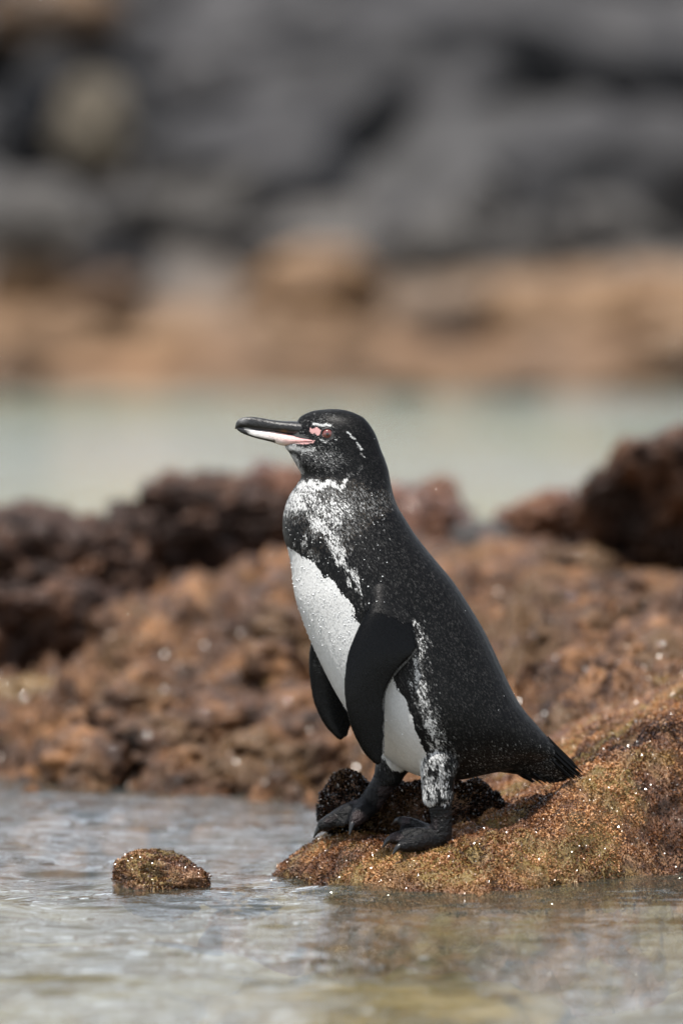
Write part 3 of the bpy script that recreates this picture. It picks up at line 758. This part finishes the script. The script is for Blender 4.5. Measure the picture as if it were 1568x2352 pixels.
def pattern(P, rng):
    px, py = topix(P)
    q = np.stack([px / 26, py / 26, P[:, 1] * 20], 1); n1 = fbm(q, 3, 301); n2 = fbm(q * 3.1, 2, 305)
    al = np.radians(66); fs = px * np.cos(al) + py * np.sin(al); fc = -px * np.sin(al) + py * np.cos(al)
    tuft = fbm(np.stack([fs / 34, fc / 8, P[:, 1] * 30], 1), 2, 331); tuft2 = fbm(np.stack([fs / 15, fc / 4, P[:, 1] * 60], 1), 2, 335)
    jx = px + 8 * n1 + 3 * n2 + 9 * tuft + 6 * tuft2; jy = py + 10 * fbm(q + 50, 3, 303) + 6 * n2
    w = np.full(len(px), 0.10)                                         # dark back with grey flecks
    # greyer toward the rump and thigh underside
    w += 0.13 * sstep(1640, 1780, py) * sstep(1010, 1100, px)
    w += 0.05 * sstep(1480, 1300, py) * sstep(1000, 850, px)
    # speckled neck side and breast side
    sp = np.exp(-((jx - 755) / 85) ** 2 - ((jy - 1165) / 58) ** 2); w = np.maximum(w, 0.72 * sp)
    sp = np.exp(-((jx - 835) / 70) ** 2 - ((jy - 1150) / 45) ** 2); w = np.maximum(w, 0.42 * sp)
    # pale breast stripe running down to the flipper root
    d = seg_dist(jx, jy, [(725, 1190), (752, 1218), (772, 1246), (782, 1270), (803, 1308), (815, 1345), (838, 1398)])
    w = np.maximum(w, 0.80 * np.exp(-(d / np.interp(py, [1190, 1250, 1330], [30, 15, 8])) ** 2))
    # white collar
    d = seg_dist(jx, jy, [(688, 1112), (712, 1107), (738, 1108), (766, 1107), (794, 1097), (818, 1082)])
    col_ = np.exp(-(d / np.interp(px, [690, 740, 800, 820], [14, 11, 6, 4])) ** 2); w = np.maximum(w, 0.95 * col_)
    fr = sstep(770, 705, jx) * sstep(1098, 1112, jy) * sstep(1184, 1162, jy); w = np.maximum(w, (0.74 + 0.22 * tuft) * fr)
    # dark breast band
    bd = seg_dist(jx, jy, [(640, 1212), (680, 1222), (715, 1248), (745, 1285), (790, 1335), (826, 1392), (850, 1440)])
    bw = np.interp(px, [650, 700, 760, 840], [30, 27, 17, 14])
    band = np.exp(-(bd / bw) ** 4)
    mot = 0.45 * sstep(0.15, 0.6, fbm(np.stack([px / 9, py / 17, px * 0], 1), 3, 321)) * sstep(760, 690, px)
    w = w * (1 - band) + (0.10 + mot) * band
    # white flank stripe behind the flipper
    d = seg_dist(jx, jy, [(950, 1415), (956, 1440), (962, 1472), (950, 1512), (955, 1553), (971, 1601), (987, 1649), (1006, 1686), (998, 1725), (993, 1765)])
    w = np.maximum(w, (0.70 + 0.25 * tuft) * np.exp(-(d / np.interp(py, [1400, 1500, 1680, 1760], [10, 17, 19, 18])) ** 2))
    d2 = seg_dist(jx, jy, [(960, 1440), (985, 1560), (1015, 1660), (1040, 1740)]); w = np.maximum(w, 0.20 * np.exp(-(d2 / 22) ** 2))
    # belly
    be = in_poly(px + 4 * n1 + 3 * n2 + 7 * tuft + 5 * tuft2, py + 4 * n2, BELLY); w = np.where(be, 1.0, w)
    for (sx_, sy_, r_) in ((886 + 195, 0, 0), (907, 1662, 7), (889, 1682, 6), (785, 1408, 6)):
        if r_: w = w * (1 - 0.75 * np.exp(-(((px - sx_) / r_) ** 2 + ((py - sy_) / (r_ * 1.5)) ** 2)))
    # near leg pale with dark spots, far leg dark
    lg = sstep(1700, 1740, py) * sstep(955, 968, px) * sstep(1052, 1030, px) * (P[:, 1] < 0)
    spots_ = sstep(0.15, 0.5, fbm(np.stack([px / 9, py / 13, px * 0], 1), 2, 311))
    w = w * (1 - lg) + lg * (0.74 - 0.55 * spots_ - 0.30 * sstep(1012, 1040, px))
    fg = (P[:, 1] > 0.022) & (py > 1738) & (px < 948); w = np.where(fg, 0.10 + 0.3 * sstep(1775, 1740, py), w); be = be & ~fg
    # head
    hd = jy < 1094 + 0.06 * (750 - px)
    hb = sstep(1112, 1080, jy - 0.06 * (750 - px))
    wh = np.full(len(px), 0.08) + 0.10 * sstep(830, 740, px)
    wh = np.maximum(wh, 0.50 * np.exp(-((jx - 742) / 60) ** 2 - ((jy - 1050) / 28) ** 2))
    wh = np.maximum(wh, 0.38 * np.exp(-((jx - 735) / 30) ** 2 - ((jy - 960) / 12) ** 2))  # sheen on the front of the crown, painted in as paler feathers
    jxs = px + 2.5 * n2; jys = py + 2.5 * n1
    def line(poly, wd, a):
        nonlocal wh
        wh = np.maximum(wh, a * np.exp(-(seg_dist(jxs, jys, poly) / wd) ** 2))
    line([(716, 971), (735, 973), (755, 976)], 4.0, 1.0); line([(755, 976), (766, 981)], 2.0, 0.5)
    line([(793, 989), (806, 1001), (810, 1006)], 3.0, 0.95); line([(817, 1015), (825, 1029)], 3.2, 1.0); line([(828, 1038), (832, 1046)], 3.5, 0.55)
    line([(827, 1066), (819, 1084)], 4, 0.35)
    line([(775, 1000), (766, 1007)], 2.4, 0.6); line([(757, 1012), (744, 1012), (732, 1008)], 3.0, 0.65)
    line([(655, 1026), (680, 1028), (716, 1029)], 7.5, 0.95); line([(690, 1036), (712, 1038)], 7, 0.6)
    line([(672, 1044), (683, 1064), (692, 1082)], 8, 0.8)
    wh = wh + 0.0
    w = wh * hb + w * (1 - hb)
    w = np.maximum(w, 0.95 * col_ * sstep(1088, 1096, py))
    pink = in_poly(jxs + 2.5 * tuft2, jys + 2.5 * tuft2, [(709, 981), (724, 980), (742, 986), (740, 997), (724, 996), (712, 990)]) & hd
    pink |= (seg_dist(jxs, jys, [(660, 1017), (690, 1016), (716, 1013)]) < 3) & hd
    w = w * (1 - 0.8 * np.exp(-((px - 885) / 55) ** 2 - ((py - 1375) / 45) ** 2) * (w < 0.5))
    return w, pink, be, px, py, hd

rg = np.random.default_rng(7)
w, pink, be, px, py, hd = pattern(BV, rg)
dk = np.array([0.0024, 0.0026, 0.0029]); wt = np.array([0.64, 0.645, 0.64]); pk = np.array([0.52, 0.30, 0.29])
Cb = dk + (wt - dk) * np.clip(w - 0.06, 0, 1)[:, None] ** 1.3
Cb[pink] = pk
th = vcl == 3
# flippers and feet
fl = vcl == 2
Cf = np.tile(np.array([0.0018, 0.0020, 0.0022]), (len(BV), 1)) * (1 + 0.25 * fbm(BV * 90, 3, 401))[:, None]
patch_ = np.exp(-((px - 735) / 16) ** 2 - ((py - 1528) / 26) ** 2) * (BV[:, 1] > 0) * (0.4 + 0.6 * fbm(BV * 260, 2, 405))
Cf = Cf + 0.22 * np.clip(patch_, 0, 1)[:, None]
Cb[fl] = Cf[fl]
ft = vcl == 4
Cg = np.tile(np.array([0.0032, 0.0032, 0.0036]), (len(BV), 1)) * (1 + 0.35 * fbm(BV * 150, 3, 403))[:, None]
pinkf = sstep(0.25, 0.8, fbm(BV * 70, 2, 409))[:, None]; Cg = Cg + np.array([0.022, 0.015, 0.015]) * pinkf
Cb[ft] = Cg[ft]
set_col(bme, Cb)
for m_ in ('under', 'flipper', 'foot'): bme.materials.append(M[m_])
pv = np.empty(len(bme.polygons) * 4, np.int32) if all(len(p_.vertices) == 4 for p_ in bme.polygons[:50]) else None
mi = np.zeros(len(bme.polygons), np.int32)
slot = np.where(vcl == 2, 1, np.where(vcl == 4, 2, 0))
first = np.empty(len(bme.polygons), np.int32); bme.polygons.foreach_get('loop_start', first)
lv = np.empty(len(bme.loops), np.int32); bme.loops.foreach_get('vertex_index', lv)
bme.polygons.foreach_set('material_index', slot[lv[first]].astype(np.int32)); bme.update()

# --- feathers
def flow(px, py, P):
    a = np.interp(py, [940, 1000, 1060, 1110, 1200, 1400, 1600, 1700, 1800], [20, 22, 40, 65, 70, 68, 62, 60, 62])
    back = sstep(1050, 1250, px) * sstep(1450, 1650, py); a = a * (1 - back) + 42 * back
    chin = sstep(730, 680, px) * (py < 1110) * (py > 1020); a = a * (1 - chin) + 55 * chin
    leg = ((py > 1770) & (px < 1050)); a = np.where(leg, 88, a)
    fb = sstep(760, 680, px) * sstep(1120, 1200, py); a = a * (1 - fb) + 78 * fb
    a = np.radians(a)
    return np.stack([np.cos(a), np.zeros(len(a)), -np.sin(a)], 1)

def feathers(name, n, sel, L, Wd, lift, rng, fleck=1.0, sink=0.2e-3):
    wgt = sel
    P, N, vi = sample_surface(BV, BT, BN, n, rng, wgt.astype(float) + 1e-12)
    w, pink, be, px, py, hd = pattern(P, rng)
    T = flow(px, py, P) + rng.normal(size=(n, 3)) * 0.10
    r = rng.random(n)
    # a feather is dark or pale, the mix follows the pattern; its tip is a little lighter than its base
    pale = r < np.clip((w - 0.13) * 1.45, 0, 1)
    lv_ = np.where(rng.random(n) < np.clip((w - 0.38) * 1.75, 0, 1), rng.uniform(0.55, 1.0, n), rng.uniform(0.05, 0.30, n))[:, None]
    root = np.where(pale[:, None], wt * 0.85 * lv_, dk); tip = np.where(pale[:, None], wt * lv_, dk + (0.007 * fleck * rng.random(n) ** 2)[:, None])
    fl_ = (rng.random(n) < (0.26 * np.clip(w / 0.10, 0.1, 1) + 0.9 * np.clip(w - 0.10, 0, 0.5)) * fleck) & ~pale
    tip[fl_] = np.array([0.050, 0.049, 0.048]) * rng.uniform(0.2, 1.0, (fl_.sum(), 1))
    br = (rng.random(n) < 0.35) & ~pale & (py > 1090) & (py < 1270) & (w > 0.16); root[br] = np.array([0.045, 0.037, 0.029])
    root[pink] = pk * 0.95; tip[pink] = pk * 1.05
    white = be
    tip[white] = wt * rng.uniform(0.82, 1.08, (white.sum(), 1)); root[white] = wt * 0.92
    Ln = L * rng.uniform(0.75, 1.25, n); lf = np.where(white, lift * 1.0, lift) * rng.uniform(0.6, 1.4, n)
    V, F, C = blades(P, N, T, Ln, Wd * rng.uniform(0.8, 1.2, n), lf, root, tip, sink=sink)
    me = make_mesh(name, V, F, smooth=False); set_col(me, C)
    o = child(link(name, me, M['plumage'])); o['kind'] = 'stuff'
    return o
vpx, vpy = topix(BV)
bodysel = ((vcl == 0) | (vcl == 1) | (vcl == 3))
headz = sstep(1120, 1090, vpy)
bill_zone = (vpx < 686) & (vpy > 962) & (vpy < 1021)
gape = in_poly(vpx, vpy, [(640, 985), (690, 992), (716, 1004), (719, 1013), (700, 1018), (640, 1022)])
eye_zone = np.hypot(vpx - 752, vpy - 995.5) < 15
feathers('body_plumage', 200000, bodysel * (1 - headz) * (0.3 + 0.7 * (BV[:, 1] < 0.03)), 0.0045, 0.00125, 0.12, rg)
feathers('head_plumage', 60000, bodysel * headz * ~bill_zone * ~gape * ~eye_zone, 0.0030, 0.0008, 0.15, rg, 0.9, 0.05e-3)
legsel = (vcl == 3) & (vpy > 1690)
feathers('leg_plumage', 14000, legsel * (vpy < 1842), 0.0060, 0.0012, 0.2, rg)

fsel = (vcl == 2)
P, N, vi = sample_surface(BV, BT, BN, 42000, rg, fsel.astype(float) + 1e-12)
n_ = len(P); fdir = np.tile(np.array([-0.12, 0, -1.0]), (n_, 1)) + rg.normal(size=(n_, 3)) * 0.06
c_ = np.array([0.0015, 0.0016, 0.0018]) * rg.uniform(0.5, 1.6, (n_, 1))
V, F, C = blades(P, N, fdir, 0.0019 * rg.uniform(0.8, 1.2, n_), 0.0009, 0.10, c_, c_ * 1.8, sink=0.05e-3)
me = make_mesh('flipper_plumage', V, F, smooth=False); set_col(me, C)
o = child(link('flipper_plumage', me, attr_mat('flipper_scales', 0.26, 0.11))); o['kind'] = 'stuff'
ed_ = catmull(np.array([(957, 1488), (937, 1513), (903, 1552), (885, 1590), (882, 1638), (882, 1690), (881, 1728)]), 60)
P = np.array([at(a_, b_, YF - 0.0195) for a_, b_ in ed_]); n_ = len(P)
c_ = np.array([0.16, 0.16, 0.155]) * rg.uniform(0.2, 1.0, (n_, 1))
V, F, C = blades(P - np.array([0.0015, 0, 0]), np.tile(np.array([0.25, -1.0, 0]), (n_, 1)), np.tile(np.array([0.8, 0, -0.7]), (n_, 1)) + rg.normal(size=(n_, 3)) * 0.2, 0.0030, 0.0008, 0.05, c_ * 0.4, c_)
me = make_mesh('flipper_fringe', V, F, smooth=False); set_col(me, C)
o = child(link('flipper_fringe', me, M['plumage'])); o['kind'] = 'stuff'

# --- tail feathers, each one a part
rt = random.Random(9)
for i in range(34):
    f = i / 33
    tipx = 1334 - 22 * f - 96 * f * f + rt.uniform(-9, 5); tipy = 1780 + 26 * f ** 0.6 + rt.uniform(-5, 4)
    Yt = 0.028 + rt.uniform(-0.02, 0.014)
    A = at(tipx - (78 - 20 * f) , tipy - (84 - 30 * f), Yt * 0.8); B = at(tipx, tipy, Yt)
    d = B - A; Ld = np.linalg.norm(d); d /= Ld; sd = np.array([0, 1, 0]); up = unit(np.cross(sd, d))
    hw = rt.uniform(0.0015, 0.003); n_ = 8; R = []
    for k in range(n_):
        t = k / (n_ - 1); ww = hw * (1 - 0.8 * sstep(0.6, 1, np.array(t))) ; c = A + d * Ld * t + up * (-0.003 * t * t)
        R.append([c + up * ww, c + sd * 0.0007, c - up * ww, c - sd * 0.0007])
    V, Qd, Tr = rings_to_mesh(np.array(R)); me = make_mesh('tail_feather', V, [Qd, Tr])
    set_col(me, np.tile(dk * rt.uniform(0.6, 1.1), (len(V), 1)))
    child(link('tail_feather', me, M['plumage']))

# --- bill
def bill_loft(secs):
    S = catmull(secs, 5); R = []
    th = np.linspace(0, 2 * np.pi, 28, endpoint=False)
    for x, top, bot, h in S:
        A = at(x, top, 0); B = at(x, bot, 0); c = (A + B) / 2; d = (A - B) / 2
        st, ct = np.sin(th), np.cos(th)
        R.append(c + d * (np.sign(st) * np.abs(st) ** 0.9)[:, None] + np.array([0, 1, 0]) * (h * np.sign(ct) * np.abs(ct) ** 0.8)[:, None])
    return rings_to_mesh(np.array(R))
upper = [(540, 981, 985, 0.0006), (542.5, 971, 985.5, 0.0018), (546, 966, 984, 0.0030), (552, 961.5, 981.5, 0.0040), (565, 958, 982.5, 0.0048), (581, 957.5, 986, 0.0053), (600, 960, 988.5, 0.0060), (626, 964.5, 991, 0.0074), (650, 967, 995, 0.0092), (674, 967.5, 999, 0.0122), (692, 969, 1002, 0.0150), (706, 976, 1004, 0.0165)]
lower = [(543, 979, 984, 0.0010), (548, 980, 990, 0.0022), (560, 982, 997, 0.0034), (581, 986, 1004.5, 0.0044), (600, 988.5, 1009.5, 0.0054), (626, 991, 1016, 0.0070), (646, 994, 1023, 0.0090), (668, 998, 1024, 0.0135), (690, 1001, 1022, 0.0196), (705, 1004, 1018, 0.0236), (717, 1008.5, 1013.5, 0.0262)]
bill = empty('bill', (0, 0, 0))
child(bill)
V, Qd, Tr = bill_loft(upper); me = make_mesh('upper_mandible', V, [Qd, Tr])
bpx, bpy_ = topix(V)
C = np.tile(np.array([0.010, 0.010, 0.0105]), (len(V), 1)) * (1 + 0.5 * fbm(V * np.array([60, 150, 300]), 3, 501))[:, None]
C += np.array([0.10, 0.10, 0.10]) * np.clip(np.exp(-((bpx - 556) / 10) ** 2 - ((bpy_ - 966) / 6) ** 2), 0, 1)[:, None]
C += np.array([0.16, 0.07, 0.01]) * (np.exp(-((bpx - 652) / 7) ** 2 - ((bpy_ - 990) / 3) ** 2) * 0.7)[:, None]
C += 0.035 * (sstep(0.2, 0.8, fbm(V * np.array([40, 200, 500]), 3, 507)) * sstep(970, 982, bpy_))[:, None]
set_col(me, np.clip(C, 0.004, 1)); o = link('upper_mandible', me, M['bill'])
o.parent = bill; o.matrix_parent_inverse = (penguin.matrix_world).inverted() @ penguin.matrix_world
V, Qd, Tr = bill_loft(lower); me = make_mesh('lower_mandible', V, [Qd, Tr])
bpx, bpy_ = topix(V); nn = fbm(V * np.array([120, 300, 400]), 3, 505)
u = bpx + 6 * nn + 1.1 * (1000 - bpy_)
pal = np.stack([np.interp(u, [572, 584, 612, 640, 680, 720], c) for c in ([0.016, 0.62, 0.66, 0.64, 0.60, 0.55], [0.016, 0.60, 0.60, 0.47, 0.30, 0.26], [0.017, 0.58, 0.58, 0.44, 0.29, 0.26])], 1)
edge = sstep(1.5, 4.5, np.interp(bpx, [560, 581, 600, 626, 640], [996, 1003.5, 1008, 1013, 1010]) - bpy_); edge = np.where(bpx > 634, 1, edge)
pal = pal * edge[:, None] + np.array([0.016, 0.016, 0.017]) * (1 - edge)[:, None]
set_col(me, pal); o2 = link('lower_mandible', me, M['bill']); o2.parent = bill
o.matrix_parent_inverse.identity()

# --- eyes
def sphere_mesh(name, r, sub=4, scale=(1, 1, 1)):
    V, F = ICO[sub]; return make_mesh(name, V * r * np.array(scale), F)
for sgn in (-1, 1):
    e0 = at(752, 995.5, 0)
    hit = bvh.ray_cast(Vector((e0[0], sgn * 0.2, e0[2])), Vector((0, -sgn, 0)))[0]
    yc = hit.y
    r = 0.0064
    eye = empty('eye', (e0[0], yc - sgn * 0.0040, e0[2])); child(eye)
    bpy.context.view_layer.update()
    def sub_(o, loc):
        o.parent = eye; o.location = loc; return o
    sub_(link('iris', sphere_mesh('iris', r, 4), M['iris']), (0, 0, 0))
    sub_(link('pupil', sphere_mesh('pupil', 0.0020, 4, (1, 0.35, 1)), M['pupil']), (0, sgn * (r - 0.0006), 0))
    th = np.linspace(0, 2 * np.pi, 32, endpoint=False); rad = 0.0064
    R = []
    for a in th:
        c = np.array([rad * 1.08 * math.cos(a), sgn * 0.0030, rad * 0.98 * math.sin(a)]); dr = np.array([math.cos(a), 0, math.sin(a)])
        R.append([c + dr * 0.0012 * math.cos(b_) + np.array([0, 0.0012, 0]) * math.sin(b_) for b_ in np.linspace(0, 2 * np.pi, 10, endpoint=False)])
    R = np.array(R); m_, n_ = R.shape[:2]; i = np.arange(m_ * n_).reshape(m_, n_); j = np.roll(i, -1, 1)
    Qe = np.stack([i, j, np.roll(j, -1, 0), np.roll(i, -1, 0)], -1).reshape(-1, 4)
    sub_(link('eyelid', make_mesh('eyelid', R.reshape(-1, 3), Qe), M['lid']), (0, 0, 0))

# --- claws
def claw(base, tip, r):
    b_ = np.array(base[:3]); t_ = np.array(tip[:3]); m_ = (b_ + t_) / 2 + np.array([0, 0, 0.0022])
    V, Qd, Tr = tube([(*b_, r), (*m_, r * 0.8), (*t_, r * 0.18)], 4)
    child(link('claw', make_mesh('claw', V, [Qd, Tr]), M['claw']))
def ext(t, k, dz):
    a, b_ = np.array(t[-2][:3]), np.array(t[-1][:3]); d = unit(b_ - a); return b_ - d * 0.002, b_ + d * k + np.array([0, 0, dz])
for t in toe_n + toe_f:
    b_, t_ = ext(t, 0.011, -0.007); claw(b_ + np.array([0, 0, 0.0015]), t_, 0.0042)

# --- water drops beaded on the breast
Pd_, Nd_, vi_ = sample_surface(BV, BT, BN, 9000, rg, ((vcl == 0) & (BV[:, 1] < 0.0)).astype(float) + 1e-12)
w_, pk_, be_, dx_, dy_, hd_ = pattern(Pd_, rg)
keep = ((be_ & (dy_ < 1650) & (rg.random(9000) < 0.07 + 0.15 * (dy_ < 1480))) | (~be_ & (dy_ > 1180) & (dy_ < 1420) & (dx_ < 900) & (rg.random(9000) < 0.03)) | (rg.random(9000) < 0.002)) & (dy_ > 1000)
Pd_, Nd_ = Pd_[keep], Nd_[keep]
import bmesh as _bm
bm = _bm.new(); _bm.ops.create_icosphere(bm, subdivisions=1, radius=1); sv = np.array([v.co[:] for v in bm.verts]); sf = np.array([[v.index for v in f.verts] for f in bm.faces]); bm.free()
rad = (0.0004 + 0.0006 * rg.random(len(Pd_)) ** 3)[:, None, None]
V = (Pd_[:, None] + Nd_[:, None] * 0.0006 + sv[None] * rad).reshape(-1, 3)
F = (sf[None] + (np.arange(len(Pd_)) * len(sv))[:, None, None]).reshape(-1, 3)
o = child(link('water_drops', make_mesh('water_drops', V, F), M['drop'])); o['kind'] = 'stuff'
